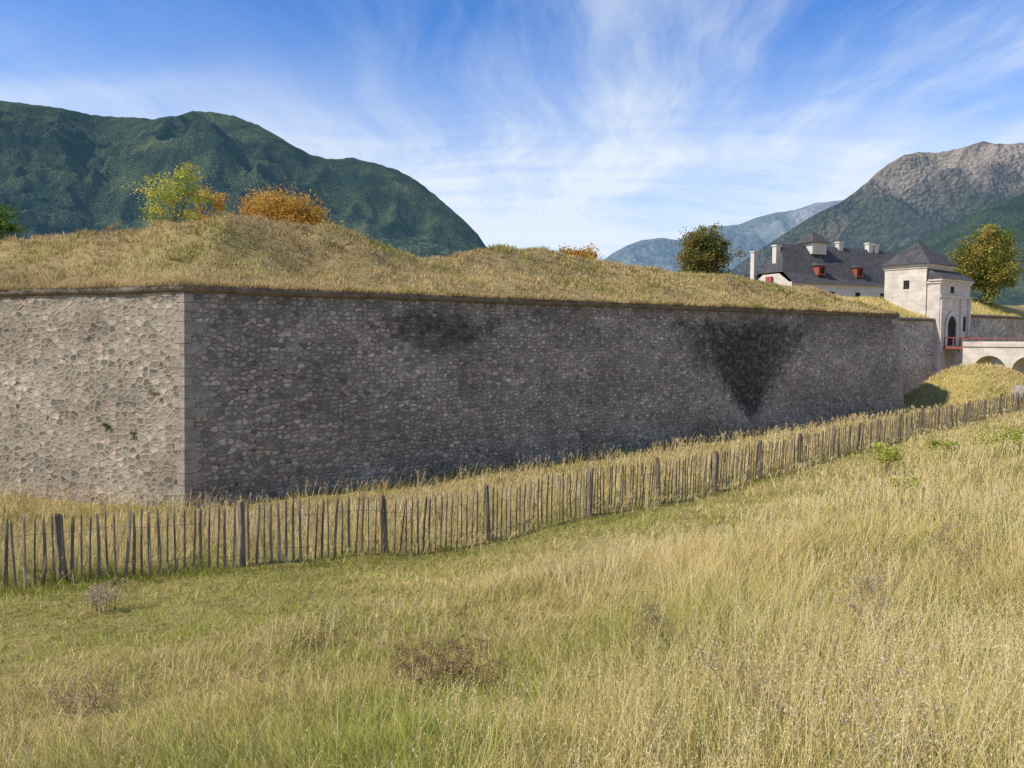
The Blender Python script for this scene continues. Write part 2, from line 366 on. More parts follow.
for k,s0 in enumerate(ss):
    jit=0.07*float(vnoise(np.array(s0/0.9),np.array(0.),4))+(0.03 if int(abs(s0)/0.95)%2 else 0)
    sg=mnoise.noise((s0*0.35,1.3,0))*0.05
    for b,zz in prof:
        p=bp(np.array(s0),np.array(b+(jit if b<0.7 else 0)))-C0; V.append((p[0],p[1],zz+sg))
obj('cordon',mesh_np('cordon',np.array(V),[grid_faces(len(ss),len(prof))],mat=M_CORDON),bas)

# ------------------------------------------------------------ rampart turf
cs_s=[-30,-14,-8,-5,-3,0,3,5,7,8.5,10,12,14,16,20,25,30,38,45,52,60]
cs_z=[11.4,11.5,11.5,11.55,11.75,11.85,11.95,11.95,11.6,11.15,10.8,10.75,11.3,11.8,11.75,11.35,11.2,11.0,10.8,10.5,10.3]
def ramp_h(s,b):
    P=bp(s,b); dfl=-( (P-E0)@nF )
    cz=np.interp(s,cs_s,cs_z)-0.2
    bb=np.minimum(b,dfl+0.0)
    e=np.clip((bb-0.75)/7.2,0,1)
    rise=0.40*np.sin(e*math.pi/2)+0.25*e+0.35*sst(0.40,0.95,e)
    z=8.1+(cz-8.1)*rise
    z=np.where(bb>8,cz-(cz-9.0)*sst(9.5,17,bb),z)
    wob=(fbm(P[...,0]*0.3,P[...,1]*0.3,4,21)-0.5)*1.6*np.clip(e*3,0,1)*(1-0.65*(e>0.9))+(fbm(P[...,0]*1.4,P[...,1]*1.4,2,31)-0.5)*0.42*np.clip(e*4,0,1)
    return np.where(dfl<0.7,-50,z+wob),P
sv=np.concatenate([np.arange(-30,0,0.4),np.arange(0,56.2,0.4)]); bv=np.concatenate([np.arange(0.7,12,0.35),np.arange(12,70,2.5)])
SS,BB=np.meshgrid(sv,bv); Z,P=ramp_h(SS,BB)
Z=np.where(Z<0,7.6,Z)
dfl=-((P-E0)@nF); P=P-nF*np.clip(0.7-dfl,0,30)[...,None]
obj('rampart_ground',mesh_np('rampart_ground',np.concatenate([P,Z[...,None]],-1).reshape(-1,3),[grid_faces(len(bv),len(sv))],mat=M_RAMP,smooth=True),kind='structure')
def curtain(p0,length,name,label,bank,top=8.4):
    p0=np.array(p0,float); s=np.linspace(0,length,40); z=np.linspace(-0.5,top,8); SS,Z=np.meshgrid(s,z)
    P=p0+dR*SS[...,None]-nR*(0.06*Z)[...,None]
    root=obj(name,uvmesh(name,np.concatenate([P-p0,Z[...,None]],-1),np.stack([SS+200,Z],-1),M_CURT),loc=(p0[0],p0[1],0),label=label,category='fortress wall')
    pr=[(0.45,top-.3),(0.3,top-.2),(0.3,top-.05),(0.5,top+.06),(1.1,top+.06)]
    V=[]
    for s0 in s:
        for b,zz in pr: q=dR*s0-nR*b; V.append((q[0],q[1],zz))
    obj('cordon.%03d'%bank,mesh_np('cordon',np.array(V),[grid_faces(len(s),len(pr))],mat=M_CORDON),root)
    bv=np.concatenate([np.arange(0.8,9,0.5),[12,20,40,70]]); SS,BB=np.meshgrid(np.linspace(0,length,int(length*1.5)),bv)
    P=p0+dR*SS[...,None]-nR*BB[...,None]
    Z=top+.05+1.9*sst(0.8,6,BB)-1.2*sst(9,13,BB)+(fbm(P[...,0]*0.5,P[...,1]*0.5,3,8)-0.5)*0.5*sst(0.8,2,BB)
    obj('rampart_ground.%03d'%bank,mesh_np('rg',np.concatenate([P,Z[...,None]],-1).reshape(-1,3),[grid_faces(*SS.shape)],mat=M_RAMP,smooth=True),kind='structure')
GO=np.array([44.0,77.0])
cA=GO-nR*0.05-dR*10.4; cB=GO-nR*1.3+dR*7.7
curtain(cA,10.35,'curtain_wall','stone curtain wall beside the gatehouse',1,8.1)
curtain(cB,70,'curtain_wall.001','long stone curtain wall behind the arched bridge',2,8.8)

# ------------------------------------------------------------ grass builders
def blades(pos,h,wd,yaw,lean,bend,cb,ct,levels=3):
    N=len(pos); dx,dy=np.cos(yaw),np.sin(yaw)
    fy=rng.uniform(0,2*np.pi,N); wx,wy=np.cos(fy),np.sin(fy)
    ts=np.linspace(0,1,levels+1); V=[];Cc=[]
    for i,t in enumerate(ts):
        off=h*(lean*t+bend*t*t); zz=h*t*np.sqrt(np.clip(1-(lean*0.6+bend*0.5*t)**2,0.1,1))
        cx=pos[:,0]+dx*off; cy=pos[:,1]+dy*off; cz=pos[:,2]+zz
        c=cb*(1-t)+ct*t
        if i<levels:
            ww=wd*0.5*(1-0.55*t)
            V.append(np.stack([cx-wx*ww,cy-wy*ww,cz],-1)); V.append(np.stack([cx+wx*ww,cy+wy*ww,cz],-1)); Cc+=[c,c]
        else: V.append(np.stack([cx,cy,cz],-1)); Cc.append(c)
    tip=V[-1]; k=len(V); V=np.stack(V,1).reshape(-1,3); Cc=np.stack(Cc,1).reshape(-1,3)
    b=(np.arange(N)*k)[:,None]; quads=[]
    for i in range(levels-1): quads.append(b+np.array([2*i,2*i+1,2*i+3,2*i+2]))
    tri=b+np.array([2*levels-2,2*levels-1,2*levels])
    return V,np.concatenate(quads) ,tri,Cc,tip
def flecks(pos,size,aspect,col,updir=0.6):
    N=len(pos); d=rng.normal(size=(N,3)); d[:,2]+=updir*2; d/=np.linalg.norm(d,axis=1,keepdims=True)
    e=rng.normal(size=(N,3)); e-=d*(e*d).sum(1,keepdims=True); e/=np.linalg.norm(e,axis=1,keepdims=True)
    a=d*(size*0.5)[:,None]; b=e*(size*0.5*aspect)[:,None]
    V=np.stack([pos-a,pos+b,pos+a,pos-b],1).reshape(-1,3)
    f=(np.arange(N)*4)[:,None]+np.arange(4)
    return V,f,np.repeat(col,4,0)
class Acc:
    def __init__(s): s.V=[];s.Q=[];s.T=[];s.C=[];s.n=0
    def add(s,V,Q=None,T=None,C=None):
        s.V.append(V); s.C.append(C)
        if Q is not None: s.Q.append(Q+s.n)
        if T is not None: s.T.append(T+s.n)
        s.n+=len(V)
    def mesh(s,name,mat):
        Fc=[]
        if s.Q: Fc.append(np.concatenate(s.Q))
        if s.T: Fc.append(np.concatenate(s.T))
        return mesh_np(name,np.concatenate(s.V),Fc,np.concatenate(s.C),mat)
STRAW=np.array([0.97,0.76,0.34]); STRAW2=np.array([0.76,0.54,0.21]); GREEN=np.array([0.38,0.42,0.07]); GREEN2=np.array([0.20,0.26,0.04]); YG=np.array([0.78,0.69,0.18])
def mixc(a,b,t): return a*(1-t[:,None])+b*t[:,None]
def gcolor(N,green):
    r=rng.uniform(0,1,N); isg=(r<green)
    cs=mixc(np.tile(STRAW2,(N,1)),np.tile(STRAW,(N,1)),rng.uniform(0,1,N))
    cg=mixc(np.tile(GREEN2,(N,1)),np.tile(GREEN,(N,1)),rng.uniform(0,1,N)); cg=mixc(cg,np.tile(YG,(N,1)),rng.uniform(0,0.8,N))
    return np.minimum(np.where(isg[:,None],cg,cs)*rng.uniform(0.78,1.12,N)[:,None],0.98)
def insidewall(x,y):
    p=np.stack([x,y],-1)-C0
    return (p@nL<0.1)&(p@nR<0.1)&(((np.stack([x,y],-1)-E0)@nF)<0.1)
def sample(N,r0,r1,pw,amax=0.80):
    u=rng.uniform(0,1,N); k=1-pw; r=(r0**k+u*(r1**k-r0**k))**(1/k)
    a=rng.uniform(-amax,amax,N)
    return r*np.tan(a),r,r
def fields(x,y):
    n,zf=fence_nd(x,y)
    na=fbm(x*0.5,y*0.5,3,41); nb=fbm(x*0.17+5,y*0.17,3,55); nc=fbm(x*1.6,y*1.6,2,66)
    left=sst(3.0,-3.5,x+0.15*y-1)
    short=np.where(n>0,sst(0.3,1.0,n)*sst(6.5,3.0,n+(na-0.5)*3)*sst(9,1,x),0)
    tall=np.where(n>0,0.16+0.19*sst(-3,3,x)+0.40*(na-0.5),0.50+0.35*(na-0.5))
    tall=tall*(1-0.7*short)
    tall=np.where((n>0)&(x>4),tall*(0.5+0.5*sst(1.0,5.5,n)),tall)
    tall=np.where((n>-0.5)&(n<0.9),tall*0.6+0.10,tall)
    tall=np.where(n<-0.5,tall*(1-0.3*sst(12,28,x)),tall)
    green=0.10+1.35*(nb-0.48)+1.1*(nc-0.5)+0.22*left+0.32*short+0.85*np.exp(-((n-0.45)/0.7)**2)
    green=np.where(n<-0.8,0.10+0.7*(nb-0.5),green)
    return n,np.clip(tall,0.06,1.2),np.clip(green,0.03,0.95),short
acc=Acc()
def meadow(Nt,per,r0,r1,pw,hmul,lev):
    x,y,r=sample(Nt,r0,r1,pw); ok=~insidewall(x,y); x,y,r=x[ok],y[ok],r[ok]
    n,tall,green,short=fields(x,y)
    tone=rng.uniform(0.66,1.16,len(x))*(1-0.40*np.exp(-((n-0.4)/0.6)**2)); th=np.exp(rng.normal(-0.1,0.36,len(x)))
    tyaw=fbm(x*0.4,y*0.4,2,120)*9+rng.normal(0,0.7,len(x)); tl_=np.abs(rng.normal(0.15,0.2,len(x)))
    K=per; X=np.repeat(x,K); Y=np.repeat(y,K); R=np.repeat(r,K)
    a=rng.uniform(0,2*np.pi,len(X)); sp=np.abs(rng.normal(0,1,len(X)))*(0.03+0.005*R)
    X=X+np.cos(a)*sp; Y=Y+np.sin(a)*sp
    Zg=ground_h(X,Y); h=np.repeat(tall*th,K)*rng.uniform(0.3,1.0,len(X))*hmul
    wd=np.maximum(0.0026,0.00062*R)*rng.uniform(0.6,1.6,len(X))
    yaw=np.repeat(tyaw,K)+rng.normal(0,0.9,len(X)); lean=np.clip(np.repeat(tl_,K)+rng.normal(0.08,0.15,len(X)),-0.2,0.8); bend=np.abs(rng.normal(0.3,0.4,len(X)))
    gr=np.repeat(green,K); c=gcolor(len(X),gr)*np.repeat(tone,K)[:,None]
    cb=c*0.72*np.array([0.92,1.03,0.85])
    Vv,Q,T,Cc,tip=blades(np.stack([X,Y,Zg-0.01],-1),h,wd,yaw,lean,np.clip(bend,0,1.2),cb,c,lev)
    acc.add(Vv,Q,T,Cc)
meadow(25000,9,1.7,14,0.35,1.0,3)
meadow(16000,9,10,75,0.9,1.0,2)
x,y,r=sample(130000,1.7,40,0.5); ok=~insidewall(x,y); x,y,r=x[ok],y[ok],r[ok]; N=len(x)
n,tall,green,short=fields(x,y)
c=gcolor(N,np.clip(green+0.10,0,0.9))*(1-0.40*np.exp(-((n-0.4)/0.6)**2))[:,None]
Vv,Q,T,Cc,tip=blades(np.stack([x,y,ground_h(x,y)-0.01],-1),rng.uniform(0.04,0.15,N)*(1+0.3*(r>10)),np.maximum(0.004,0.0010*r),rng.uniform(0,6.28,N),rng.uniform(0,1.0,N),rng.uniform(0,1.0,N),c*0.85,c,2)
acc.add(Vv,Q,T,Cc)
# seeded stems
x,y,r=sample(52000,1.9,60,0.55); ok=~insidewall(x,y); x,y,r=x[ok],y[ok],r[ok]
n,tall,green,short=fields(x,y); pk=fbm(x*0.7,y*0.7,3,77)
keep=(rng.uniform(0,1,len(x))<np.clip((pk-0.36)*3.0,0.05,1)*np.where(n>0,0.35+0.65*sst(-4,3,x),1))&(short<0.5)
x,y,r,tall,n=x[keep],y[keep],r[keep],tall[keep],n[keep]; N=len(x)
h=(tall*rng.uniform(0.9,1.5,N)+0.08)*np.where((n<-0.6)&(n>-5),1.2,1.0); c=mixc(np.tile(STRAW2,(N,1)),np.tile(np.array([0.96,0.80,0.48]),(N,1)),rng.uniform(0,1,N))
dk=(n<0)&(rng.uniform(0,1,N)<0.4); c=np.where(dk[:,None],np.array([0.38,0.26,0.15]),c)
ws=np.maximum(0.0020,0.00055*r); yaw=rng.normal(0.3,1.4,N); lean=np.abs(rng.normal(0.1,0.15,N)); bend=np.abs(rng.normal(0.15,0.2,N)); pos=np.stack([x,y,ground_h(x,y)],-1)
Vv,Q,T,Cc,tip=blades(pos,h,ws*1.3,yaw,lean,bend,c*0.85,c,3); acc.add(Vv,Q,T,Cc)
K=11; t=rng.uniform(0.72,1.02,(N,K)); off=h[:,None]*(lean[:,None]*t+bend[:,None]*t*t)
zz=h[:,None]*t*np.sqrt(np.clip(1-(lean[:,None]*0.6+bend[:,None]*0.5*t)**2,0.1,1))
sp=(0.010+0.0006*r)[:,None]*(1.15-t)*6
fx=pos[:,0:1]+np.cos(yaw)[:,None]*off+rng.normal(0,1,(N,K))*sp*0.35; fyy=pos[:,1:2]+np.sin(yaw)[:,None]*off+rng.normal(0,1,(N,K))*sp*0.35; fz=pos[:,2:3]+zz
FPo=np.stack([fx,fyy,fz],-1).reshape(-1,3); sz=np.repeat(np.maximum(0.013,0.0021*r),K)*rng.uniform(0.7,1.4,N*K)
Vv,Q,Cc=flecks(FPo,sz,0.26,np.repeat(c,K,0)*rng.uniform(0.75,1.03,(N*K,1)),0.9); acc.add(Vv,Q,None,Cc)
N=26000; x=rng.uniform(31,56,N); y=rng.uniform(56,75,N); ok=~insidewall(x,y); x,y=x[ok],y[ok]; N=len(x)
c=gcolor(N,np.clip(0.14+1.2*(fbm(x*.4,y*.4,3,7)-.5),0.02,.8))
Vv,Q,T,Cc,tip=blades(np.stack([x,y,ground_h(x,y)-0.02],-1),rng.uniform(0.12,0.42,N),np.full(N,0.055),rng.uniform(0,6.28,N),rng.uniform(0,.5,N),rng.uniform(0,.6,N),c*0.8,c,2); acc.add(Vv,Q,T,Cc)
obj('meadow_grass',acc.mesh('meadow_grass',M_GRASS),kind='stuff',label='tall dry straw-coloured meadow grass mixed with green',category='grass')

# --- rampart grass
acc=Acc(); Nt=30000
s=rng.uniform(-22,55.5,Nt); b=rng.uniform(0.62,12,Nt)
e=rng.uniform(0,1,Nt)<0.12; b=np.where(e,rng.uniform(0.5,0.95,Nt),b)
Z,P=ramp_h(s,np.maximum(b,0.76)); P=bp(s,b); ok=Z>0; s,b,Z,P,e=s[ok],b[ok],Z[ok],P[ok],e[ok]
r=P[:,1]; K=7; X=np.repeat(P[:,0],K)+rng.normal(0,0.14,len(s)*K); Y=np.repeat(P[:,1],K)+rng.normal(0,0.14,len(s)*K); Zb=np.repeat(Z,K); R=np.repeat(r,K)
na=fbm(P[:,0]*0.25,P[:,1]*0.25,4,91); nb=fbm(P[:,0]*0.9,P[:,1]*0.9,3,95)
dip=np.exp(-(((s-8)/3.2)**2+((b-6.5)/2.2)**2))
green=np.clip(0.12+2.3*(na-0.55)+0.9*(nb-0.5)+0.75*dip,0.02,0.88); tl=(0.07+0.34*nb)*rng.uniform(0.5,1.4,len(s))
tone=(0.60+0.74*fbm(P[:,0]*0.5+9,P[:,1]*0.5,3,97))*rng.uniform(0.78,1.1,len(s))*(1-0.25*dip)
N=len(X); c=gcolor(N,np.repeat(green,K))*np.repeat(tone,K)[:,None]*np.array([0.88,0.85,0.95])
h=np.repeat(tl,K)*rng.uniform(0.5,1.1,N); yaw=rng.uniform(0,6.28,N); lean=rng.uniform(0,0.5,N); bend=rng.uniform(0,0.8,N)
ee=np.repeat(e,K); yaw=np.where(ee,math.atan2(nR[1],nR[0])+rng.normal(0,0.8,N),yaw); lean=np.where(ee,rng.uniform(0.2,0.7,N),lean); h=np.where(ee,h*1.1,h)
Vv,Q,T,Cc,tip=blades(np.stack([X,Y,Zb-0.04],-1),h,0.0008*R*rng.uniform(0.7,1.5,N),yaw,lean,bend,c*0.76,c,2); acc.add(Vv,Q,T,Cc)
for p0,L,top in ((cA,10.3,8.1),(cB,25,8.8)):
    N=9000; s=rng.uniform(0,L,N); b=rng.uniform(0.8,9,N); P=p0+dR*s[:,None]-nR*b[:,None]
    Z=top+.05+1.9*sst(0.8,6,b)-1.2*sst(9,13,b)+(fbm(P[:,0]*0.5,P[:,1]*0.5,3,8)-0.5)*0.5*sst(0.8,2,b)
    loc=(P-GO)@np.array([dR,-nR]).T; okk=~((loc[:,0]>-0.3)&(loc[:,0]<7.7)&(loc[:,1]>0)&(loc[:,1]<5.7)); P,Z=P[okk],Z[okk]; N=len(Z)
    c=gcolor(N,np.clip(0.3+(fbm(P[:,0]*.4,P[:,1]*.4,2,3)-.5)*2,0,1))
    Vv,Q,T,Cc,tip=blades(np.stack([P[:,0],P[:,1],Z],-1),rng.uniform(0.15,0.5,N),np.full(N,0.07),rng.uniform(0,6.28,N),rng.uniform(0,.3,N),rng.uniform(0,.4,N),c*0.8,c,2); acc.add(Vv,Q,T,Cc)
obj('rampart_grass',acc.mesh('rampart_grass',M_GRASS),kind='stuff',label='dry brown grass covering the rampart',category='grass')

# ------------------------------------------------------------ fence
def poly_at(P,d):
    L=np.hypot(*np.diff(P,axis=0).T); c=np.concatenate([[0],np.cumsum(L)]); d=min(max(d,0),c[-1]-1e-6); i=int(np.searchsorted(c,d,side='right')-1)
    t=(d-c[i])/L[i]; return P[i]*(1-t)+P[i+1]*t,(P[i+1]-P[i])/L[i]
FL=FP[1:8].copy()
for _ in range(3):
    q=[FL[0]]
    for i in range(len(FL)-1): q+= [FL[i]*0.75+FL[i+1]*0.25, FL[i]*0.25+FL[i+1]*0.75]
    q.append(FL[-1]); FL=np.array(q)
fence=bpy.data.objects.new('paling_fence',None); COL.objects.link(fence)
start=12.0; cpos,_=poly_at(FL,start); fence.location=(cpos[0],cpos[1],float(ground_h(cpos[0],cpos[1])))
fence['label']='weathered chestnut paling fence with wire and pointed stakes'; fence['category']='fence'
f0=Vector(fence.location)
def picket_mesh(seed,h=1.1,rad=0.024,mat=M_PICK):
    rr=random.Random(seed); n=6; mb=MB(); rings=[0,0.3,0.62,0.94,1.0]; bx=rr.uniform(-.015,.015); by=rr.uniform(-.015,.015)
    for i,t in enumerate(rings):
        r=rad*(1-0.15*t)*(1 if t<0.95 else 0.25)
        for k in range(n):
            a=2*math.pi*k/n; rk=r*(1+0.25*math.sin(k*2.3+seed))
            mb.v.append((math.cos(a)*rk*1.25+bx*math.sin(t*3),math.sin(a)*rk*0.75+by*math.sin(t*3),h*t))
    for i in range(len(rings)-1):
        for k in range(n): mb.f.append((i*n+k,i*n+(k+1)%n,(i+1)*n+(k+1)%n,(i+1)*n+k))
    mb.f.append(tuple((len(rings)-1)*n+k for k in range(n)))
    return mb.make('picket',mat,False)
def post_mesh(seed,h,rad):
    n=8; mb=MB()
    for t in (0,0.5,0.97,1.0):
        for k in range(n):
            a=2*math.pi*k/n; rk=rad*(1+0.12*math.sin(k*1.7+seed))*(0.85 if t==1 else 1)*(1-0.08*t)
            mb.v.append((math.cos(a)*rk,math.sin(a)*rk,h*t+(0.02*math.cos(a) if t>0.9 else 0)))
    for i in range(3):
        for k in range(n): mb.f.append((i*n+k,i*n+(k+1)%n,(i+1)*n+(k+1)%n,(i+1)*n+k))
    mb.f.append(tuple(3*n+k for k in range(n))); return mb.make('fence_post',M_POST,False)
PM=[picket_mesh(i,1.20+0.04*math.sin(i*3.1),0.0155+0.002*(i%3)) for i in range(9)]
PB=[post_mesh(i+40,1.40,0.064+0.008*(i%2)) for i in range(3)]
tot=float(np.hypot(*np.diff(FL,axis=0).T).sum()); d=start; restV=[];restF=[]
end=tot-1.0; npk=0
while d<end:
    p,dr=poly_at(FL,d); gz=float(ground_h(p[0],p[1])); yaw=math.atan2(dr[1],dr[0])
    side=np.array([dr[1],-dr[0]])*random.uniform(-0.02,0.02)
    sc=random.uniform(0.95,1.04); far=float(sst(16,30,p[1])); la=random.gauss(0.02+0.08*far,0.028+0.02*far); lf=random.gauss(0,0.015)
    if random.random()<0.04: la+=random.choice((-1,1))*0.1
    me=PM[random.randrange(9)]
    if p[0]/p[1]<-0.72: d+=0.15; continue
    if npk<100:
        o=obj('picket' if npk==0 else 'picket.%03d'%npk,me,fence,loc=Vector((p[0]+side[0],p[1]+side[1],gz+0.03))-f0)
        o.rotation_euler=(lf,la,yaw); o.scale=(sc,sc,sc)
    else:
        R=Euler((lf,la,yaw)).to_matrix(); b0=len(restV)
        for v in me.vertices: q=R@(v.co*sc); restV.append((q.x+p[0]+side[0]-f0.x,q.y+p[1]+side[1]-f0.y,q.z+gz+0.03-f0.z))
        for f_ in me.polygons: restF.append(tuple(b0+k for k in f_.vertices))
    npk+=1; d+=random.uniform(0.128,0.152)
me=bpy.data.meshes.new('pickets'); me.from_pydata(restV,[],restF); me.materials.append(M_PICK)
obj('distant_pickets',me,fence,kind='stuff')
d=start+0.4; k=0
while d<end:
    p,dr=poly_at(FL,d); n_=np.array([-dr[1],dr[0]])*-0.085; gz=float(ground_h(p[0],p[1]))
    if p[0]/p[1]>-0.72:
        o=obj('fence_post' if k==0 else 'fence_post.%03d'%k,PB[k%3],fence,loc=Vector((p[0]-n_[0],p[1]-n_[1],gz-0.1))-f0)
        o.rotation_euler=(random.gauss(0,.03),random.gauss(0.02,.04),random.uniform(0,6)); o.scale=(1,1,random.uniform(0.95,1.03)); k+=1
    d+=random.uniform(2.5,3.3)
for wi,hz in enumerate((0.28,0.92)):
    mb=MB(); d=start+1; prev=None
    while d<end:
        p,dr=poly_at(FL,d); sd_=0.03*math.sin(d*16); q=Vector((p[0]+dr[1]*sd_,p[1]-dr[0]*sd_,float(ground_h(p[0],p[1]))+hz+0.02*math.sin(d*1.7)))-f0
        if prev is not None: mb.tube(prev,q,0.004,0.004,4)
        prev=q; d+=0.3
    obj('wire' if wi==0 else 'wire.001',mb.make('wire',M_WIRE),fence)

# ------------------------------------------------------------ plants
def hit(px_,py_):
    u=(px_-512)/F; v=(384-py_)/F; D=np.array([u,math.cos(PITCH)+v*math.sin(PITCH),-math.sin(PITCH)+v*math.cos(PITCH)])
    for t in np.arange(1.5,120,0.05):
        q=np.array([0,0,EYE])+D*t
        if q[2]<=float(ground_h(q[0],q[1])): return q
    return q
def dried_plant(name,loc,h,nst,headcol,stemcol,label,hs=0.02,nf=16,spread=0.5,hr=0.02,foot=0.08):
    root=bpy.data.objects.new(name,None); COL.objects.link(root); root.location=loc; root['label']=label; root['category']='plant'
    mb=MB(); heads=[]
    for i in range(nst):
        a=random.uniform(0,6.28); l=h*random.uniform(0.4,1.0); sp=random.uniform(0.05,spread)*h; fx_=random.gauss(0,foot); fy_=random.gauss(0,foot)
        p0=Vector((fx_,fy_,-0.02)); p1=p0+Vector((math.cos(a)*sp*0.35,math.sin(a)*sp*0.35,l*0.6)); p2=p0+Vector((math.cos(a)*sp,math.sin(a)*sp,l))
        mb.tube((0,0,-0.04),p0,0.004,0.0035,4); mb.tube(p0,p1,0.0035,0.0028,4); mb.tube(p1,p2,0.0028,0.0018,4); heads.append(p2)
        for j in range(4):
            q=p1.lerp(p2,random.uniform(-0.4,0.9)); e_=q+Vector((random.gauss(0,.06),random.gauss(0,.06),random.uniform(0.0,.12)))
            mb.tube(q,e_,0.002,0.0014,3); heads.append(e_)
    m_,g_,b_=newmat(name+'_stem'); g_.set(b_.inputs['Base Color'],g_.mix(g_.noise(g_.add('ShaderNodeTexCoord').outputs['Object'],20).outputs[0],c4(stemcol),c4([x*1.6 for x in stemcol])))
    obj('stem',mb.make('stem',m_),root,kind='stuff')
    H=np.array([tuple(q) for q in heads]); P=np.repeat(H,nf,0)+rng.normal(0,hr,(len(H)*nf,3))*np.array([1,1,0.6])
    col=np.array(headcol)*rng.uniform(0.5,1.3,(len(P),1))
    Vv,Q,Cc=flecks(P,rng.uniform(0.5,1.4,len(P))*hs,0.5,col,0)
    obj('seed_head',mesh_np('seed_head',Vv,[Q],Cc,M_LEAF),root,kind='stuff')
    return root
BR=(0.36,0.235,0.13); GY=(0.72,0.60,0.45)
specs=[(448,692,0.40,56,BR,0.9,0.16,'bushy brown dried wildflower clump in the grass'),(92,718,0.30,18,(0.48,0.35,0.22),0.5,0.13,'dried brown wildflower clump in the grass'),(103,614,0.48,22,(0.62,0.48,0.34),0.3,0.11,'pale dried thistle clump at the foot of the fence'),
 (868,640,0.60,14,(0.50,0.43,0.33),0.5,0.1,'grey dried seed heads above the tall grass'),(900,800,0.42,40,GY,0.9,0.15,'whitish dried flower clump in the grass'),(655,645,0.4,12,(0.42,0.36,0.18),0.5,0.1,'small dried seed heads in the grass'),
 (990,790,0.38,20,GY,0.7,0.1,'whitish dried flower clump in the grass'),(960,575,0.6,10,(0.48,0.37,0.22),0.4,0.15,'grey dried seed heads above the tall grass'),(310,650,0.26,10,BR,0.7,0.15,'dried brown wildflower clump in the grass'),(745,720,0.45,10,(0.5,0.4,0.26),0.5,0.1,'small dried seed heads in the grass')]
for i,(a,b_,h,n_,c,spd,ft,lb) in enumerate(specs):
    q=hit(a,b_); dried_plant('dried_plant' if i==0 else 'dried_plant.%03d'%i,q,h,n_,c,(0.24,0.16,0.085),lb,spread=spd,hs=0.009+0.0014*q[1],hr=0.012+0.001*q[1],foot=ft)

def tree(name,loc,H,W,zc0,cols,label,leaf=0.16,ncl=70,per=90,cat='tree',trunk_r=0.2,flat=1.0,seed=1,sgr=(0.045,0.10)):
    rr=random.Random(seed); rg=np.random.default_rng(seed)
    root=bpy.data.objects.new(name,None); COL.objects.link(root); root.location=loc; root['label']=label; root['category']=cat
    mb=MB(); cx=W/2; hz=(H-zc0)/2; cz=zc0+hz
    tips=[]
    top=Vector((rr.gauss(0,.2)*W/5,rr.gauss(0,.2)*W/5,zc0+hz*1.1))
    mid=Vector((rr.gauss(0,.1)*W/5,rr.gauss(0,.1)*W/5,zc0*0.6))
    mb.tube((0,0,-0.05*H),mid,trunk_r,trunk_r*0.8,8); mb.tube(mid,top,trunk_r*0.8,trunk_r*0.2,7)
    for i in range(14):
        a=i*2.4+rr.uniform(-.4,.4); t=rr.uniform(0.1,0.95); st=mid.lerp(top,t); L=rr.uniform(0.45,0.9)
        e=Vector((math.cos(a)*cx*L,math.sin(a)*cx*L,cz+hz*rr.uniform(-0.5,0.85))); m1=st.lerp(e,0.5)+Vector((0,0,-0.05*H))
        mb.tube(st,m1,trunk_r*0.35,trunk_r*0.2,5); mb.tube(m1,e,trunk_r*0.2,trunk_r*0.06,5); tips.append(e)
        for j in range(2):
            e2=m1.lerp(e,0.5)+Vector((rr.gauss(0,cx*.25),rr.gauss(0,cx*.25),rr.uniform(0,hz*.5))); mb.tube(m1.lerp(e,0.4),e2,trunk_r*.12,trunk_r*.04,4); tips.append(e2)
    obj('trunk',mb.make('trunk',M_BARK,True),root)
    P=[];C=[]
    cc=[tuple(t) for t in tips]
    while len(cc)<ncl:
        v=np.array([rr.gauss(0,1) for _ in range(3)]); v/=np.linalg.norm(v); rad=rr.uniform(0.35,1.0)**0.6*(0.78+0.22*math.sin(3*math.atan2(v[1],v[0])+seed)+0.08*rr.gauss(0,1))
        cc.append((v[0]*cx*rad,v[1]*cx*rad,cz+v[2]*hz*rad*flat))
    cols=np.array(cols)
    for q in cc[:max(ncl,1)]:
        n_=int(per*rr.uniform(0.5,1.3)); sg=W*rr.uniform(*sgr)
        P.append(np.array(q)+rg.normal(0,sg,(n_,3))*np.array([1,1,0.7])); base=cols[rr.randrange(len(cols))]*rr.uniform(0.7,1.2)
        C.append(base*rg.uniform(0.7,1.3,(n_,1)))
    P=np.concatenate(P);C=np.concatenate(C); N=len(P)
    d=rg.normal(size=(N,3)); d/=np.linalg.norm(d,axis=1,keepdims=True); e=rg.normal(size=(N,3)); e-=d*(e*d).sum(1,keepdims=True); e/=np.linalg.norm(e,axis=1,keepdims=True)
    sz=leaf*rg.uniform(0.6,1.3,N); a=d*(sz*.5)[:,None]; b=e*(sz*.33)[:,None]
    Vv=np.stack([P-a,P+b,P+a,P-b],1).reshape(-1,3); obj('crown',mesh_np('crown',Vv,[(np.arange(N)*4)[:,None]+np.arange(4)],np.repeat(C,4,0),M_LEAF),root)
    return root
def at(px_,d,z): return ((px_-512)/F*d,d,z)
YGL=[(0.42,0.46,0.09),(0.56,0.55,0.12),(0.30,0.35,0.07),(0.60,0.50,0.10)]
ORG=[(0.68,0.38,0.08),(0.56,0.30,0.06),(0.50,0.34,0.08),(0.72,0.46,0.12)]
OG=[(0.23,0.20,0.06),(0.30,0.21,0.06),(0.16,0.17,0.05),(0.13,0.15,0.045),(0.27,0.23,0.07)]
OG2=[(0.20,0.22,0.05),(0.38,0.31,0.07),(0.16,0.19,0.05),(0.30,0.28,0.06),(0.42,0.32,0.08)]
GR=[(0.16,0.25,0.05),(0.20,0.30,0.06),(0.12,0.18,0.04)]
tree('ash_tree',at(177,43,10.3),5.9,3.4,0.8,YGL,'airy young tree with yellow-green leaves on the rampart',0.12,70,80,seed=3,trunk_r=0.06)
